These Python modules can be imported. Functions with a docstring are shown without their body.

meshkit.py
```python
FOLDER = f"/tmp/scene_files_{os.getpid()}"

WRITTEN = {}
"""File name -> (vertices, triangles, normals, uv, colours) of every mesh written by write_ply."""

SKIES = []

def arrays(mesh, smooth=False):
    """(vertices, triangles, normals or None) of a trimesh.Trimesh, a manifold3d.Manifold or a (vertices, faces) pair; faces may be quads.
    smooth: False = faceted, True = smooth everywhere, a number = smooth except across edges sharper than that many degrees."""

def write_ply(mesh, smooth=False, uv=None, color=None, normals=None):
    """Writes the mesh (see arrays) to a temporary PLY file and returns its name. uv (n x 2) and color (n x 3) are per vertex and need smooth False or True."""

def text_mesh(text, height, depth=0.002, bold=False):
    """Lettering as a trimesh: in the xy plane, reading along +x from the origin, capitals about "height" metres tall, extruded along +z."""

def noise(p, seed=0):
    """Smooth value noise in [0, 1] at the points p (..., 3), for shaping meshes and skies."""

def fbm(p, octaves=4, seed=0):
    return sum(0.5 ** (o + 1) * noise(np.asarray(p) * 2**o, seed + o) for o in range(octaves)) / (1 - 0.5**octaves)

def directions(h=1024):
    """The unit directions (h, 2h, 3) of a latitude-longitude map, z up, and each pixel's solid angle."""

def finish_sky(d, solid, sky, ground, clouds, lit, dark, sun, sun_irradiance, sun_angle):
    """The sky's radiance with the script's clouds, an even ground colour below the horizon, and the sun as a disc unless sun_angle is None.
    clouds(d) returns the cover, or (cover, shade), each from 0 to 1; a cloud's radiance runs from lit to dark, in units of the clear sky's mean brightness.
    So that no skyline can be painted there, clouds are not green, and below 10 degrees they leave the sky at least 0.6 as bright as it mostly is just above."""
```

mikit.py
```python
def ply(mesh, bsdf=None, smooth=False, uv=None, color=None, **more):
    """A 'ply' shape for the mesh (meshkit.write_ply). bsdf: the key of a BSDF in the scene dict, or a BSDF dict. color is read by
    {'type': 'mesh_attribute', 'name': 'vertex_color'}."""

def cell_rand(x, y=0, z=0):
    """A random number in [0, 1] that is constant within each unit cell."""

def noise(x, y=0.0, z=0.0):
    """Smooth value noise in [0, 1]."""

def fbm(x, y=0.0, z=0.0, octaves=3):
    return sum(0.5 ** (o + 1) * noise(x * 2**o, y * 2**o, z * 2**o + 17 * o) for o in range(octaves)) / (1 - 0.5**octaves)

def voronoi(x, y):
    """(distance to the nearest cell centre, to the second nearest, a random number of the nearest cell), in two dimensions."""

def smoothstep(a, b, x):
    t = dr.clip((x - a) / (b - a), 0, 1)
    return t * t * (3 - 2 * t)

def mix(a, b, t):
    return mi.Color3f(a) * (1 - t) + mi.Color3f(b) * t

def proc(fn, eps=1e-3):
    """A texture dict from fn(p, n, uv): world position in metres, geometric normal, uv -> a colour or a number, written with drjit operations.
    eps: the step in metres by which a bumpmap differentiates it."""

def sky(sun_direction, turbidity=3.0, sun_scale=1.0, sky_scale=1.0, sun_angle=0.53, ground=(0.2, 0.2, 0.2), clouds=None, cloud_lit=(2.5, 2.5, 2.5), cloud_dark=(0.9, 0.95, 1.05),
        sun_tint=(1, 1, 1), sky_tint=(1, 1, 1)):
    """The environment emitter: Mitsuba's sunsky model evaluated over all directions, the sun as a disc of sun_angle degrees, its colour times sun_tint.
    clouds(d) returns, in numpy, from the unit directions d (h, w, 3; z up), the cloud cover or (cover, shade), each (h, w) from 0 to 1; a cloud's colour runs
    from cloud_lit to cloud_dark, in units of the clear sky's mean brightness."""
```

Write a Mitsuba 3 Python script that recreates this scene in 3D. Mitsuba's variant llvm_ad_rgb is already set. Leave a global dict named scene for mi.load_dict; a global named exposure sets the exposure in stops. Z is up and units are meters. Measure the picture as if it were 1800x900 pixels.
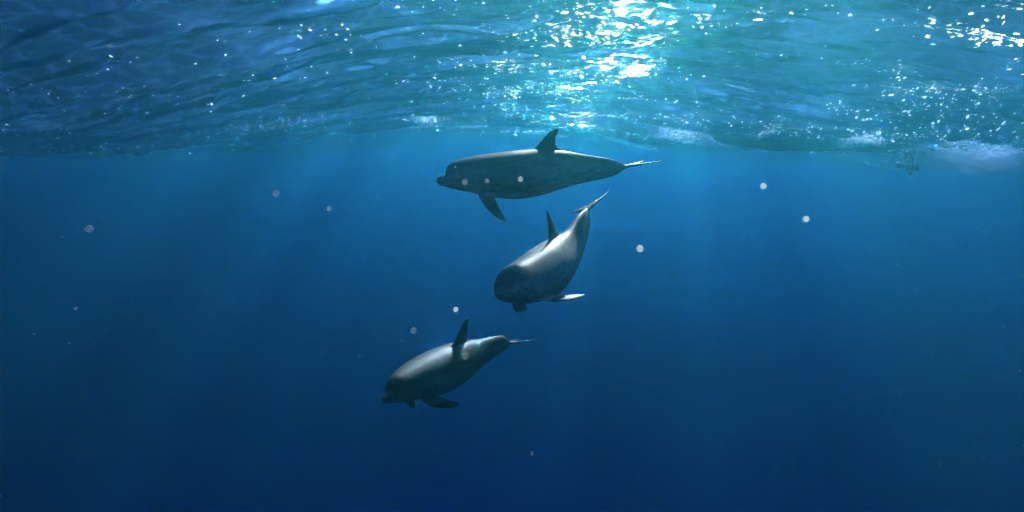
import math, drjit as dr, numpy as np, mitsuba as mi, mikit, meshkit, trimesh
import manifold3d as m3
T = mi.ScalarTransform4f
scene, labels = {}, {}

# ------------------------------------------------------------------ camera, sky, exposure
HFOV, HORIZON = 90.0, 268.0                      # the eye level lies 268 of 900 rows down
F = 900.0 / math.tan(math.radians(HFOV / 2))     # focal length in photo pixels (1800 wide)
PITCH = -math.atan((450 - HORIZON) / F)
FWD = np.array([0, math.cos(PITCH), math.sin(PITCH)])
UP = np.array([0, -math.sin(PITCH), math.cos(PITCH)])
RIGHT = np.array([1.0, 0, 0])
scene['camera'] = {'type': 'perspective', 'fov': HFOV, 'fov_axis': 'x', 'near_clip': 0.05, 'far_clip': 3000.0,
                   'to_world': T().look_at(origin=[0, 0, 0], target=FWD.tolist(), up=[0, 0, 1]),
                   'medium': {'type': 'ref', 'id': 'water_medium'}}
SUN_EL, SUN_AZ = math.radians(39), math.radians(13)
SUN = [math.cos(SUN_EL) * math.sin(SUN_AZ), math.cos(SUN_EL) * math.cos(SUN_AZ), math.sin(SUN_EL)]
scene['sky'] = mikit.sky(SUN, turbidity=3, sun_angle=3.5, sky_scale=.03, sky_tint=(.35, .65, 1.0))
exposure = 7.95

# ------------------------------------------------------------------ the water: one closed body, filled with a scattering medium
SS = np.array([.0024, .0222, .0245])
SA = np.array([.17, .101, .037])
SS, SA = SS * .75, SA * .75
scene['water_medium'] = {'type': 'homogeneous', 'albedo': {'type': 'rgb', 'value': (SS / (SS + SA)).tolist()},
                         'sigma_t': {'type': 'rgb', 'value': (SS + SA).tolist()}, 'phase': {'type': 'hg', 'g': .9}}


def focus(p, n, uv):
    """How much light the ripples pass: they gather it into bands and cells, as every wavy surface does."""
    x = p.x + 0.5 * mikit.fbm(p.x * .8, p.y * .8, 3.0)
    y = p.y + 0.5 * mikit.fbm(p.x * .8, p.y * .8, 9.0)
    big = mikit.fbm(x * .75, y * .45, 1.0, octaves=2)
    u = .35 * mikit.fbm(p.x * 2.6, p.y * 2.6, 5.0, octaves=2)
    f1, f2, _ = mikit.voronoi(x * 1.7 + u, y * 3.6 + u)
    net = dr.exp(-8.0 * (f2 - f1))
    return W_THIN * (0.45 + 1.6 * dr.square(mikit.smoothstep(.25, .8, big)) + 1.3 * net)


W_THIN = .08
scene['water_material'] = {'type': 'blendbsdf', 'weight': mikit.proc(focus),
                           'refracting': {'type': 'dielectric', 'int_ior': 1.333, 'ext_ior': 1.0},
                           'passing': {'type': 'thindielectric', 'int_ior': 1.333}}

scene['ruffled_water'] = {**scene['water_material'], 'refracting': {'type': 'roughdielectric', 'int_ior': 1.333, 'ext_ior': 1.0, 'alpha': .02}}


def steps(start, stop, fine, grow):
    p, s = [start], fine
    while p[-1] < stop:
        p.append(p[-1] + s)
        s *= grow
    return np.array(p)


def warp(x, y, seed, s):
    return meshkit.fbm(np.stack([x / s, y / s, 0 * x], -1), 3, seed) - 0.5


SW, ST = .06, .26


def sea(x, y):
    """Height of the sea surface above the eye, in metres."""
    w = np.clip((x + 5) / 11, 0, 1)
    w = w * w * (3 - 2 * w)
    k = w * np.clip((y - 8) / 8, 0, 1) + (1 - w) * np.clip((y - 10) / 12, 0, .5)
    k = k * k * (3 - 2 * k)
    z = 0.78 - .1 * k + (0.9 - .55 * k) * np.cos(2 * np.pi * (x - 1.0) / np.where(x < 1, 35, 44))
    e = np.clip((x - 2) / 5, 0, 1)
    z = z - .46 * k * e * e * (3 - 2 * e) * (x > 2)
    t = np.clip((x - 14) / 9, 0, 1)
    z = z - .6 * t * t * (3 - 2 * t)
    rng = np.random.default_rng(12)
    bow = .32 * np.sqrt((x - 1.5) ** 2 + 3.0)          # crests that bend away on either side of the ridge
    wx, wy = x + 1.2 * warp(x, y, 3, 5.0), y - bow + 1.5 * warp(x, y, 9, 5.0)
    gust = np.clip(0.35 + 1.9 * (meshkit.fbm(np.stack([x / 3.5, y / 2.2, 0 * x], -1), 3, 21) - 0.32), 0.15, 1.6)
    swell, chop = 0, 0
    for k in range(14):
        L = 1.2 * 2 ** rng.uniform(0, 2.2)
        a = rng.normal(0.05, 0.2)
        ph = 2 * np.pi / L * (wx * math.sin(a) + wy * math.cos(a)) + rng.uniform(0, 6.28)
        swell = swell + SW * rng.uniform(.6, 1) * L / 6.28 * np.sin(ph)
    for k in range(44):
        L = 0.10 * 2 ** rng.uniform(0, 3.3)
        a = rng.normal(0.0, 0.2)
        ph = 2 * np.pi / L * (wx * math.sin(a) + wy * math.cos(a)) + rng.uniform(0, 6.28)
        chop = chop + .085 * rng.uniform(.5, 1) * L / 6.28 * (np.sin(ph) + 0.25 * np.sin(2 * ph + 1.57))
    streak = 0
    for j, (lx, ly) in enumerate([(3.0, .62), (1.5, .30), (.8, .155), (.45, .085)]):
        n = meshkit.noise(np.stack([wx / lx + .3 * wy, wy / ly + .15 * wx / lx, 0 * x + j * 7.3], -1), 60 + j)
        streak = streak + ST * ly * (1 - np.abs(2 * n - 1)) ** 1.5
    return z + swell + chop * gust - streak * (.6 + .5 * gust)


gx = steps(0, 7, .022, 1.0)
gx = np.concatenate([gx, steps(gx[-1] + .024, 250, .024, 1.016)])
gx = np.concatenate([-gx[::-1][:-1], gx])
gy = steps(3, 11, .026, 1.0)
gy = np.concatenate([-steps(-3 + .05, 250, .08, 1.12)[::-1], gy[:-1], steps(gy[-1], 260, .028, 1.013)])
X, Y = np.meshgrid(gx, gy)
Z = sea(X, Y)
ny, nx = X.shape
V = np.stack([X, Y, Z], -1).reshape(-1, 3)
i = np.arange(ny * nx).reshape(ny, nx)
q = np.stack([i[:-1, :-1], i[:-1, 1:], i[1:, 1:], i[1:, :-1]], -1).reshape(-1, 4)
Fc = np.vstack([q[:, [0, 1, 2]], q[:, [0, 2, 3]]])
edge = np.concatenate([i[0, :], i[1:, -1], i[-1, -2::-1], i[-2:0:-1, 0]])
C = V[Fc].mean(1)
near = np.hypot(C[:, 0], C[:, 1]) < 21 + 6 * (meshkit.fbm(C * [.35, .35, 0], 3, 77) - .5)
_, _, VN = meshkit.arrays((V, Fc), True)


def sheet(faces, material):
    used, inv = np.unique(faces, return_inverse=True)
    return {**mikit.ply((V[used], inv.reshape(-1, 3)), material, smooth=True), 'filename': meshkit.write_ply((V[used], inv.reshape(-1, 3)), normals=VN[used]),
            'interior': {'type': 'ref', 'id': 'water_medium'}}


scene['sea_surface'] = sheet(Fc[near], 'ruffled_water')       # capillary ripples too fine to mesh, on the water near enough to show them
scene['distant_sea_surface'] = sheet(Fc[~near], 'water_material')
labels['distant_sea_surface'] = {'label': 'far sea surface fading into the blue haze', 'category': 'water', 'kind': 'structure'}
labels['sea_surface'] = {'label': 'rippled blue sea surface seen from below', 'category': 'water', 'kind': 'structure'}
B = V[edge].copy()
B[:, 2] = -110
m = len(edge)
b, e1 = m + np.arange(m), np.arange(m)
e2, b2 = np.roll(e1, -1), np.roll(b, -1)
Wf = np.vstack([np.stack([e1, b, b2], 1), np.stack([e1, b2, e2], 1), np.stack([b2, b, np.full(m, 2 * m)], 1)])
scene['clear'] = {'type': 'null'}
scene['sea_water'] = mikit.ply((np.vstack([V[edge], B, [[0, 0, -110.0]]]), Wf), 'clear', interior={'type': 'ref', 'id': 'water_medium'})
labels['sea_water'] = {'label': 'deep blue open water below the surface', 'category': 'water', 'kind': 'structure'}


# ------------------------------------------------------------------ helpers
def at(px, py, dist):
    """The point that lies dist metres ahead (along the view axis) at a pixel of the 1800 x 900 photograph."""
    return dist * (FWD + RIGHT * (px - 900) / F + UP * (450 - py) / F)


def loft(rings):
    """A closed mesh through rings of equal vertex count, the ends closed by fans."""
    R = np.array(rings)
    n, k = R.shape[:2]
    v = np.vstack([R.reshape(-1, 3), R[0].mean(0)[None], R[-1].mean(0)[None]])
    a, b = np.meshgrid(np.arange(n - 1), np.arange(k), indexing='ij')
    c = (b + 1) % k
    q = np.stack([a * k + b, a * k + c, (a + 1) * k + c, (a + 1) * k + b], -1).reshape(-1, 4)
    j = np.arange(k)
    f = np.vstack([q[:, [0, 1, 2]], q[:, [0, 2, 3]], np.stack([j * 0 + n * k, (j + 1) % k, j], 1),
                   np.stack([j * 0 + n * k + 1, (n - 1) * k + j, (n - 1) * k + (j + 1) % k], 1)])
    t = trimesh.Trimesh(v, f, process=False)
    if t.volume < 0:
        t.invert()
    return t


def solid(t):
    return m3.Manifold(m3.Mesh(np.asarray(t.vertices, np.float32), np.asarray(t.faces, np.uint32)))


def interp(table, t):
    from scipy.interpolate import PchipInterpolator
    a = np.array(table)
    return PchipInterpolator(a[:, 0], a[:, 1])(t)


# ------------------------------------------------------------------ dolphins: built at rest (nose at 0, tail root at 1, back up), then bent along a spine
TOP = [(0, .001), (.006, .011), (.016, .019), (.036, .0235), (.056, .0245), (.0605, .030), (.066, .050), (.078, .067), (.095, .080), (.12, .090), (.176, .100), (.27, .110), (.387, .117),
       (.445, .119), (.525, .118), (.656, .102), (.758, .079), (.85, .062), (.903, .051), (.945, .035), (.975, .017), (1, .009), (1.03, .004)]
BOT = [(0, .001), (.006, .013), (.016, .021), (.041, .030), (.067, .037), (.11, .049), (.176, .065), (.27, .092), (.387, .121), (.445, .127), (.525, .121),
       (.656, .095), (.758, .071), (.85, .054), (.903, .044), (.945, .031), (.975, .016), (1, .009), (1.03, .004)]
WID = [(0, .001), (.006, .012), (.016, .020), (.038, .027), (.056, .033), (.067, .046), (.085, .058), (.11, .069), (.176, .085), (.27, .102), (.387, .114), (.445, .115),
       (.525, .107), (.656, .079), (.758, .054), (.85, .034), (.903, .026), (.945, .02), (.975, .016), (1, .013), (1.03, .008)]


def fin(lead, trail, thick, place, sections=14):
    """A fin: lead and trail give the chord coordinate of its edges against the span (0 to 1); place(chord, span, thickness) -> rest coordinates."""
    rings = []
    for s in np.linspace(0, 1, sections) ** 0.8:
        a, b = interp(lead, s), interp(trail, s)
        w = interp(thick, s)
        th = np.linspace(0, 2 * np.pi, 22, endpoint=False)
        u = (1 - np.cos(th)) / 2
        prof = np.sign(np.sin(th)) * (1.9 * np.sqrt(np.clip(u, 0, 1)) * (1 - u) ** 0.9 + 0.03 * np.sin(np.pi * u))
        rings.append([place(a + (b - a) * x, s, w * y) for x, y in zip(u, prof)])
    return loft(rings)


def rest_dolphin(left, right, height, full, shift, beak, span=.212):
    """left, right: (degrees down from level, degrees swept back) of the two flippers."""
    ts = np.concatenate([np.linspace(0, .12, 44), np.linspace(.13, 1.03, 60)])
    th = np.linspace(0, 2 * np.pi, 48, endpoint=False)
    rings = []
    for t in ts:
        a, b, w = interp(TOP, t), interp(BOT, t), interp(WID, t)
        z = np.where(np.sin(th) > 0, a, b) * np.sin(th)
        y = w * np.sign(np.cos(th)) * np.abs(np.cos(th)) ** 0.92
        rings.append(np.stack([np.full(48, t), y, z], 1))
    body = solid(loft(rings))
    # the mouth: a thin curved cut along the beak
    cut = []
    for x in np.linspace(-.01, .105, 16):
        zc = -.006 + .16 * max(0, x - .06) + .10 * max(0, x - .085)
        h = .0017
        w = .09 if x < .06 else .09
        cut.append([[x, -w, zc - h], [x, w, zc - h], [x, w, zc + h], [x, -w, zc + h]])
    inner = []
    for x in np.linspace(-.02, .12, 16):
        k = max(.0005, .82 * float(interp(WID, min(max(x, 0), 1))) - .001)
        inner.append([[x, -k, -.05], [x, k, -.05], [x, k, .05], [x, -k, .05]])
    body = body - (solid(loft(cut)) - solid(loft(inner)))
    parts = [body]
    # dorsal fin
    lead = [(0, .498), (.06, .525), (.25, .553), (.5, .580), (.75, .606), (.92, .628), (.98, .641), (1, .654)]
    trail = [(0, .700), (.06, .674), (.14, .655 + .3 * full), (.35, .640 + full), (.6, .641 + full), (.85, .657 + .7 * full), (.96, .665 + .3 * full), (1, .660 + .2 * full)]
    parts.append(solid(fin(lead, trail, [(0, .016), (.4, .010), (1, .002)], lambda c, s, w: [c + shift, w, .098 + height * s])))
    # flippers
    for side, (down, back) in ((-1, left), (1, right)):
        d, k = math.radians(down), math.radians(back)
        out = np.array([math.sin(k), side * math.cos(d) * math.cos(k), -math.sin(d) * math.cos(k)])
        ch = np.array([math.cos(k), -side * math.cos(d) * math.sin(k), math.sin(d) * math.sin(k)])
        nrm = np.cross(out, ch)
        root = np.array([.275, side * .058, -.066])
        lead = [(0, -.034), (.2, -.034), (.45, -.020), (.7, .004), (.9, .034), (1, .058)]
        trail = [(0, .040), (.2, .040), (.5, .046), (.75, .054), (.92, .062), (1, .063)]
        parts.append(solid(fin(lead, trail, [(0, .013), (.5, .0085), (1, .002)],
                               lambda c, s, w: root + out * (s * span - .01) + ch * c + nrm * w)))
    # flukes
    for side in (1, -1):
        lead = [(0, .955), (.25, .985), (.5, 1.022), (.75, 1.062), (.92, 1.098), (1, 1.122)]
        trail = [(0, 1.045), (.12, 1.062), (.3, 1.074), (.6, 1.092), (.85, 1.114), (1, 1.126)]
        parts.append(solid(fin(lead, trail, [(0, .012), (.5, .007), (1, .0018)], lambda c, s, w: [c, side * (.001 + .125 * s) - side * .003, w])))
    whole = m3.Manifold.batch_boolean(parts, m3.OpType.Add)
    whole = whole.refine_to_length(.0075)
    mm = whole.to_mesh()
    t = trimesh.Trimesh(mm.vert_properties[:, :3], mm.tri_verts, process=True)
    trimesh.smoothing.filter_taubin(t, lamb=.5, nu=.52, iterations=3)
    x = t.vertices[:, 0]
    t.vertices[:, 0] = np.where(x < .06, .06 - (.06 - x) * beak, x)
    return t


def bend(spine, girth=1.0):
    """spine: (t, point, up hint) -> the map from rest coordinates (in body lengths) to the scene, with an even length scale across."""
    from scipy.interpolate import CubicSpline
    t = np.array([s[0] for s in spine])
    P = CubicSpline(t, np.array([s[1] for s in spine]), bc_type='natural')
    U = CubicSpline(t, np.array([s[2] for s in spine], float), bc_type='natural')
    tt = np.linspace(0, 1, 200)
    scale = np.linalg.norm(np.diff(P(tt), axis=0), axis=1).sum()

    def run(v):
        x = np.clip(v[:, 0], t[0], t[-1])
        p, d, u = P(x), P(x, 1), U(x)
        d /= np.linalg.norm(d, axis=1, keepdims=True)
        p = p + d * (v[:, 0] - x)[:, None] * scale
        u = u - (u * d).sum(1, keepdims=True) * d
        u /= np.linalg.norm(u, axis=1, keepdims=True)
        side = np.cross(u, d)            # d runs towards the tail, so this is the animal's right
        return p + scale * girth * (v[:, 1:2] * side + v[:, 2:3] * u)
    return run, scale


scene['dolphin_skin'] = {'type': 'principled', 'base_color': {'type': 'mesh_attribute', 'name': 'vertex_color'}, 'roughness': .5, 'specular': .07}
scene['eye_material'] = {'type': 'principled', 'base_color': {'type': 'rgb', 'value': [.012, .011, .012]}, 'roughness': .12, 'specular': .6}


def dolphin(key, label, spine, left, right, height, seed, tone=1.0, full=0.0, shift=0.0, beak=1.0, girth=1.0):
    rest = rest_dolphin(left, right, height, full, shift, beak)
    v = np.array(rest.vertices)
    run, scale = bend(spine, girth)
    # colour: dark cape, grey flanks, paler belly, pale scars and mottling, all fixed to the skin
    mid = interp(TOP, np.clip(v[:, 0], 0, 1.03)), interp(BOT, np.clip(v[:, 0], 0, 1.03))
    h = np.where(v[:, 2] > 0, v[:, 2] / np.maximum(mid[0], .02), v[:, 2] / np.maximum(mid[1], .02))
    n1 = meshkit.fbm(v * [7, 12, 12], 4, seed) - .5
    n2 = meshkit.fbm(v * [40, 60, 60], 3, seed + 7) - .5
    s = np.clip((h - .05 + .9 * n1) / .7, 0, 1)
    s = s * s * (3 - 2 * s)
    base = (1 - s)[:, None] * np.array([.25, .262, .24]) + s[:, None] * np.array([.055, .063, .058])
    fins = (np.abs(v[:, 1]) > np.maximum(interp(WID, np.clip(v[:, 0], 0, 1.03)), .03) * 1.03) | (v[:, 2] > mid[0] * 1.04)
    base[fins] = [.042, .047, .045]
    col = base * (1 + 1.1 * n1 + 1.0 * n2)[:, None]
    rng = np.random.default_rng(seed)
    for _ in range(26):                 # rake marks: short pale parallel scratches
        c = v[rng.integers(len(v))]
        a = rng.normal(0, .5)
        for o in range(rng.integers(1, 4)):
            dx, dz = v[:, 0] - c[0], v[:, 2] - c[2] + .006 * o
            al, ac = dx * math.cos(a) + dz * math.sin(a), -dx * math.sin(a) + dz * math.cos(a)
            hit = (np.abs(al) < .028) & (np.abs(ac) < .0022) & (np.sign(v[:, 1]) == np.sign(c[1]))
            col[hit] = col[hit] * .8 + .035
    lip = -.006 + .16 * np.maximum(0, v[:, 0] - .06) + .10 * np.maximum(0, v[:, 0] - .085)
    jaw = (v[:, 0] < .10) & (v[:, 2] < lip + .005) & (v[:, 2] > lip - .02)
    col = col * tone
    col[jaw] = col[jaw] * .5 + .09 * (1 + .8 * n1[jaw])[:, None]
    col = np.clip(col, .01, .9)
    scene[key + '__body'] = mikit.ply((run(v), np.array(rest.faces)), 'dolphin_skin', smooth=True, color=col)
    for n, side in enumerate((1, -1)):
        e = trimesh.creation.icosphere(2, .0065)
        w = float(interp(WID, .122))
        e.apply_scale([1.15, .6, .8])
        e.apply_translation([.122, side * (w * .99), .004])
        scene[key + '__eye' + ('' if n == 0 else '_001')] = mikit.ply((run(np.array(e.vertices)), np.array(e.faces)), 'eye_material', smooth=True)
    labels[key] = {'label': label, 'category': 'dolphin', 'group': 'dolphins swimming below the surface'}
    return run, scale


dolphin('dolphin', 'uppermost grey dolphin swimming level just under the surface in side view',
        [(0, at(767, 318, 4.85), (0, -.05, 1)), (.25, at(842, 312, 4.92), (0, -.05, 1)), (.5, at(932, 304, 5.0), (0, -.05, 1)),
         (.75, at(1020, 298, 5.08), (0, -.03, 1)), (.92, at(1078, 296, 5.14), (0, 0, 1)), (1.0, at(1102, 292, 5.16), (0, .02, 1)), (1.13, at(1150, 282, 5.2), (0, .02, 1))],
        (35, 66), (88, 12), .112, 1, 1.0, .008, -.018)
dolphin('dolphin_001', 'middle grey dolphin diving towards the viewer with its tail curved up behind',
        [(0, at(874, 517, 4.28), (-.25, -.25, .95)), (.25, at(921, 500, 4.74), (-.3, -.25, .9)), (.5, at(968, 468, 5.20), (-.33, -.25, .9)),
         (.75, at(1007, 428, 5.50), (-.5, -.28, .8)), (.92, at(1027, 386, 5.67), (-.6, -.35, .5)), (1.0, at(1031, 368, 5.78), (-.55, -.1, .83)), (1.13, at(1036, 356, 6.03), (-.55, .1, .83))],
        (20, 32), (60, 30), .15, 2, .72, .035, 0, 1.0, 1.03)
dolphin('dolphin_002', 'lowest grey dolphin heading down to the left, deepest of the three',
        [(0, at(676, 704, 4.6), (.1, -.25, .95)), (.25, at(729, 671, 4.95), (.1, -.25, .95)), (.5, at(792, 643, 5.3), (.05, -.2, .95)),
         (.75, at(847, 619, 5.65), (0, -.05, 1)), (.92, at(885, 604, 5.88), (0, .2, 1)), (1.0, at(897, 602, 5.98), (0, .33, 1)), (1.13, at(928, 596, 6.12), (0, .36, 1))],
        (40, 40), (84, 4), .15, 3, .3, .028, -.05, 1.2, 1.06)

# ------------------------------------------------------------------ foam and bubbles on the underside of the surface
rng = np.random.default_rng(11)


def soup(meshes):
    v, f, n = [], [], 0
    for a, b in meshes:
        v.append(a)
        f.append(b + n)
        n += len(a)
    return np.vstack(v), np.vstack(f)


def film(x, y, r, stretch, turn, lift):
    """A small domed film of bubbles clinging under the surface."""
    k = 9
    th = np.arange(k) * 2 * np.pi / k
    rad = r * (1 + .35 * rng.normal(0, 1, k).clip(-1.2, 1.2))
    u, w = rad * np.cos(th) * stretch, rad * np.sin(th)
    px, py = x + u * math.cos(turn) - w * math.sin(turn), y + u * math.sin(turn) + w * math.cos(turn)
    return np.append(px, x), np.append(py, y), np.append(np.full(k, lift), lift + r * .22)


DISC = np.stack([np.arange(9), (np.arange(9) + 1) % 9, np.full(9, 9)], 1)
cx, cy = [], []
N = 200000
fx, fy = rng.uniform(-22, 26, N), 3.5 + 24 * rng.uniform(0, 1, N) ** 1.3
patch = meshkit.fbm(np.stack([fx / 2.6 + 7, fy / 1.3, 0 * fx], -1), 3, 31)
streak = meshkit.fbm(np.stack([fx / .9, fy / .28, 0 * fx], -1), 2, 44)
az = np.degrees(np.arctan2(fx, fy))
toward = .04 + np.exp(-((az - 5) / 15) ** 2) + .45 * np.exp(-((az - 38) / 9) ** 2) + .07 * np.exp(-((az + 40) / 8) ** 2)
keep = rng.uniform(0, 1, N) < (np.clip((patch - .47) / .16, 0, 1) ** 1.5 * np.clip((streak - .4) / .25, .05, 1) * toward * 1.05 + .016 * toward)
fx, fy = fx[keep], fy[keep]
fr = (.003 + .009 * rng.uniform(0, 1, len(fx)) ** 3) * (.75 + fy / 16)
films = []
for x, y, r in zip(fx, fy, fr):
    films.append(film(x, y, r, rng.uniform(1.0, 2.4), rng.normal(0, .25), .004))
# a few larger rafts, each a cluster of overlapping films
for (px, py, n, w) in [(1020, 28, 34, .30), (1050, 5, 20, .4), (870, 76, 46, .30), (1090, 66, 22, .15), (1230, 8, 24, .25), (1760, 18, 130, .55), (1720, 30, 60, .4), (1110, 12, 30, .3), (990, 42, 26, .2)]:
    el = math.atan2(UP[2] * (450 - py) / F + FWD[2], FWD[1] + UP[1] * (450 - py) / F)
    d = 1.6 / math.tan(el)
    x0, y0 = d * (px - 900) / F / (FWD[1] + UP[1] * (450 - py) / F), d
    for _ in range(n):
        gx_, gy_ = rng.normal(0, w), rng.normal(0, w * .5)
        films.append(film(x0 + gx_, y0 + gy_ + .35 * gx_, .005 + .018 * rng.uniform() ** 2, rng.uniform(1.2, 3), rng.normal(.25, .25), .004))
FX, FY, FL = (np.concatenate([f[k] for f in films]) for k in range(3))
FV = np.stack([FX, FY, sea(FX, FY) - FL], 1)
FF = (np.arange(len(films))[:, None, None] * 10 + DISC[None]).reshape(-1, 3)
scene['foam'] = {'type': 'principledthin', 'base_color': {'type': 'rgb', 'value': [.9, .93, .93]}, 'diff_trans': 1.5, 'roughness': .5}
scene['sea_foam'] = mikit.ply((FV, FF), 'foam', smooth=True)
labels['sea_foam'] = {'label': 'sparkling white bubbles and foam flecks under the rippled surface', 'category': 'foam', 'kind': 'stuff'}

# ------------------------------------------------------------------ a boat lying at the surface beyond the dolphins, its wash and bubbles
BD = 14.0
bx0, bx1, bz = at(1275, 240, BD)[0], at(1618, 240, BD)[0], .31
BL = bx1 - bx0


def hull():
    """Bow at u = 0, transom at u = 1: keel, chine and gunwale lines of a small open motor boat."""
    rings = []
    for u in np.linspace(0, 1, 40):
        beam = .9 * min(1, 1.35 * u ** .55) * (1 - .08 * u)
        keel = bz - .27 * min(1, (u / .32)) ** .8 + .10 * max(0, u - .6)
        chine = bz - .06 + .4 * (1 - u) ** 3
        gun = bz + .26 + .15 * (1 - u) ** 2
        x = bx0 + BL * u
        half = [(0, keel), (.55 * beam, keel + .55 * (chine - keel)), (beam * .9, chine), (beam * .93, chine + .05), (beam, gun), (beam - .05 * beam, gun + .02), (beam * .88, chine + .25), (0, keel + .3)]
        lean = .9 * max(0, 1 - u / .18)
        ring = [(x - lean * (z - bz) , y, z) for y, z in half] + [(x - lean * (z - bz), -y, z) for y, z in half[-2:0:-1]]
        rings.append(ring)
    t = loft(rings)
    t.apply_translation([0, BD + 1.0, 0])
    return t


scene['hull_paint'] = {'type': 'principled', 'base_color': mikit.proc(lambda p, n, uv: mikit.mix((.16, .19, .21), (.26, .29, .3), mikit.fbm(p.x * 1.5, p.y * 2.0, p.z * 5))), 'roughness': .5}
scene['motor_paint'] = {'type': 'principled', 'base_color': {'type': 'rgb', 'value': [.04, .04, .045]}, 'roughness': .4}
scene['motor_boat__hull'] = mikit.ply(hull(), 'hull_paint', smooth=35)
mx, my = bx1 + .28, BD + 1.0
leg = solid(loft([[(mx + a * np.cos(t) * k, my + .07 * np.sin(t), z) for t in np.linspace(0, 2 * np.pi, 16, endpoint=False)] for z, a, k in
                  [(bz + .4, .17, 1), (bz, .16, 1), (bz - .35, .15, 1), (bz - .55, .13, 1), (bz - .62, .12, 1)]]))
pod = trimesh.creation.capsule(.30, .085, count=[16, 16])
pod.apply_transform(trimesh.transformations.rotation_matrix(math.pi / 2, [0, 1, 0]))
pod.apply_translation([mx - .14, my, bz - .66])
plate = trimesh.creation.box([.55, .26, .025])
plate.apply_translation([mx + .08, my, bz - .36])
skeg = trimesh.creation.extrude_polygon(__import__('shapely').Polygon([(-.12, 0), (.16, 0), (.14, -.26), (.06, -.28)]), .02)
skeg.apply_transform(trimesh.transformations.rotation_matrix(math.pi / 2, [1, 0, 0]))
skeg.apply_translation([mx, my + .01, bz - .70])
cowl = m3.Manifold.batch_hull([m3.Manifold.sphere(.12, 20).translate((mx + a, my + b, bz + c)) for a in (-.2, .22) for b in (-.14, .14) for c in (.42, .75)])
bracket = trimesh.creation.box([.3, .3, .4])
bracket.apply_translation([mx - .2, my, bz + .25])
scene['motor_boat__outboard_motor'] = mikit.ply(m3.Manifold.batch_boolean([leg, solid(pod), solid(plate), solid(skeg), cowl, solid(bracket)], m3.OpType.Add), 'motor_paint', smooth=40)
blades = []
for k in range(3):
    bl = fin([(0, -.05), (.5, -.09), (1, -.03)], [(0, .05), (.5, .09), (1, .05)], [(0, .012), (1, .004)], lambda c, s, w: [w + c * .5, c * .8, .05 + .16 * s], 8)
    bl.apply_transform(trimesh.transformations.rotation_matrix(2.094 * k + .4, [1, 0, 0]))
    bl.apply_translation([mx + .17, my, bz - .66])
    blades.append(solid(bl))
hub = trimesh.creation.cylinder(.06, .16, sections=20)
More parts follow.
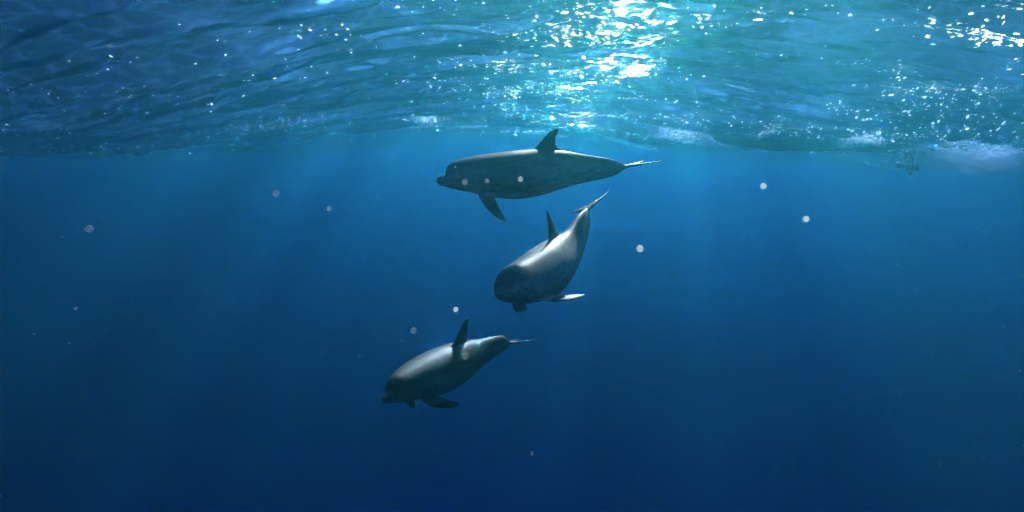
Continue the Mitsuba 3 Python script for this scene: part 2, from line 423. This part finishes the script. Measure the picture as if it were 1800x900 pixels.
hub.apply_transform(trimesh.transformations.rotation_matrix(math.pi / 2, [0, 1, 0]))
hub.apply_translation([mx + .17, my, bz - .66])
scene['motor_boat__outboard_motor__propeller'] = mikit.ply(m3.Manifold.batch_boolean(blades + [solid(hub)], m3.OpType.Add), 'motor_paint', smooth=40)
labels['motor_boat'] = {'label': 'hazy dark boat hull lying at the surface beyond the dolphins', 'category': 'boat'}

ICO = trimesh.creation.icosphere(0)
IV, IF = np.array(ICO.vertices), np.array(ICO.faces)
scene['bubble'] = {'type': 'diffuse', 'reflectance': {'type': 'rgb', 'value': [.9, .95, .95]}}


def under_surface(px, py, near=8.0):
    """Where the view through a pixel of the photograph first meets the sea surface beyond 'near' metres."""
    d = np.linspace(near, 40, 900)
    p = np.array([at(px, py, k) for k in d])
    hit = p[:, 2] > sea(p[:, 0], p[:, 1]) - .03
    return p[np.argmax(hit)] if hit.any() else at(px, py, BD)


def bubbles(key, label, spots, afloat=True):
    """spots: (px, py, spread x, spread z, count); countless bubbles, one object. afloat: they hug the surface."""
    P = []
    for px, py, sx, sz, n in spots:
        o = rng.normal(0, 1, (n, 3)) * [sx, .5, sz]
        if afloat:
            c = under_surface(px, py)
            q = c + o
            q[:, 2] = sea(q[:, 0], q[:, 1]) - .02 - np.abs(o[:, 2])
        else:
            q = at(px, py, BD) + o
            q[:, 2] = np.minimum(q[:, 2], sea(q[:, 0], q[:, 1]) - .02 - .1 * rng.uniform(0, 1, n))
        P.append(q)
    P = np.vstack(P)
    r = .006 + .016 * rng.uniform(0, 1, len(P)) ** 3
    v = (P[:, None] + IV[None] * r[:, None, None]).reshape(-1, 3)
    f = (np.arange(len(P))[:, None, None] * len(IV) + IF[None]).reshape(-1, 3)
    scene[key] = mikit.ply((v, f), 'bubble', smooth=True)
    labels[key] = {'label': label, 'category': 'bubbles', 'kind': 'stuff'}


bubbles('wake_bubbles', 'wide turquoise cloud of bubbles behind the boat at the right edge', [(1695, 266, .55, .24, 2000), (1720, 276, .6, .34, 2200), (1750, 278, .5, .2, 900), (1660, 252, .3, .1, 500), (1625, 264, .2, .2, 1100)], False)
bubbles('bow_wash', 'white wash of bubbles at the surface in front of the bow', [(1178, 237, .35, .02, 600), (1225, 241, .45, .025, 700), (1262, 243, .3, .02, 150)])
bubbles('hull_wash', 'small white patch of bubbles against the middle of the hull', [(1498, 247, .2, .05, 1100), (1340, 236, .06, .05, 140)])
bubbles('breaking_wave_foam', 'faint pale foam patch at the surface left of the uppermost dolphin', [(755, 213, .22, .05, 500), (470, 218, .7, .03, 300)])

# ------------------------------------------------------------------ drifting specks
n = 5200
D = 1.8 + 8.5 * rng.uniform(0, 1, n) ** .8
SP = np.array([at(a, b, d) for a, b, d in zip(rng.uniform(-150, 1950, n), rng.uniform(150, 980, n), D)])
SP = SP[SP[:, 2] < sea(SP[:, 0], SP[:, 1]) - .05]
r = (.0008 + .0012 * rng.uniform(0, 1, len(SP)) ** 4) * (.5 + .28 * np.linalg.norm(SP, axis=1))
sq = IV[None] * (r[:, None] * rng.uniform(.5, 1.6, (len(SP), 3)))[:, None, :]
scene['speck'] = {'type': 'principledthin', 'base_color': {'type': 'rgb', 'value': [.55, .57, .57]}, 'diff_trans': 1.2, 'roughness': .5}
scene['drifting_specks'] = mikit.ply(((SP[:, None] + sq).reshape(-1, 3), (np.arange(len(SP))[:, None, None] * len(IV) + IF[None]).reshape(-1, 3)), 'speck', smooth=True)
labels['drifting_specks'] = {'label': 'fine pale specks drifting through the blue water', 'category': 'specks', 'kind': 'stuff'}

# the larger round ones: soft jelly-like motes a few millimetres to a centimetre across
MOTES = [(1125, 437, 15, .95, 'brightest round mote, right of the middle dolphin'), (1342, 327, 13, .75, 'bright round mote at right, the upper of the two below the boat'),
         (1417, 385, 13, .6, 'round mote at right, the lower of the two below the boat'), (801, 544, 11, .6, 'round mote just above the dorsal fin of the lowest dolphin'),
         (727, 581, 13, .35, 'dim round mote left of the dorsal fin of the lowest dolphin'), (817, 320, 13, .4, 'round mote over the head of the uppermost dolphin'),
         (856, 318, 10, .3, 'dim round mote over the cheek of the uppermost dolphin'), (915, 315, 12, .5, 'round mote over the flank of the uppermost dolphin'),
         (578, 367, 10, .3, 'dim mote far left of the uppermost dolphin'), (157, 402, 15, .3, 'dim mote near the left edge, above mid height'),
         (485, 340, 13, .25, 'faint mote in the left half nearest the surface'), 
         (133, 542, 6, .35, 'small mote near the left edge below mid height'), (935, 797, 8, .25, 'faint mote in the dark water under the lowest dolphin'),
         (818, 626, 14, .3, 'dim mote over the back of the lowest dolphin')]
for k, (px, py, dia, a, text) in enumerate(MOTES):
    key = 'drifting_mote' + ('' if k == 0 else f'_{k:03d}')
    d = 1.3 + .5 * ((k * 37) % 10) / 10
    mat = f'mote_material_{int(a * 100)}'
    scene[mat] = {'type': 'blendbsdf', 'weight': a * (.48 if a > .55 else .28 if a > .45 else .15), 'clear': {'type': 'null'}, 'jelly': {'type': 'principledthin', 'base_color': {'type': 'rgb', 'value': [.5, .6, .66]}, 'diff_trans': 1.3, 'roughness': .5}}
    e = trimesh.creation.icosphere(3, dia * .86 / 2 / F * d)
    e.vertices *= 1 + .08 * (meshkit.fbm(np.array(e.vertices) * 300, 2, k) - .5)[:, None]
    e.apply_translation(at(px, py, d))
    scene[key] = mikit.ply(e, mat, smooth=True)
    labels[key] = {'label': 'pale ' + text, 'category': 'mote', 'group': 'round pale motes drifting in the water'}
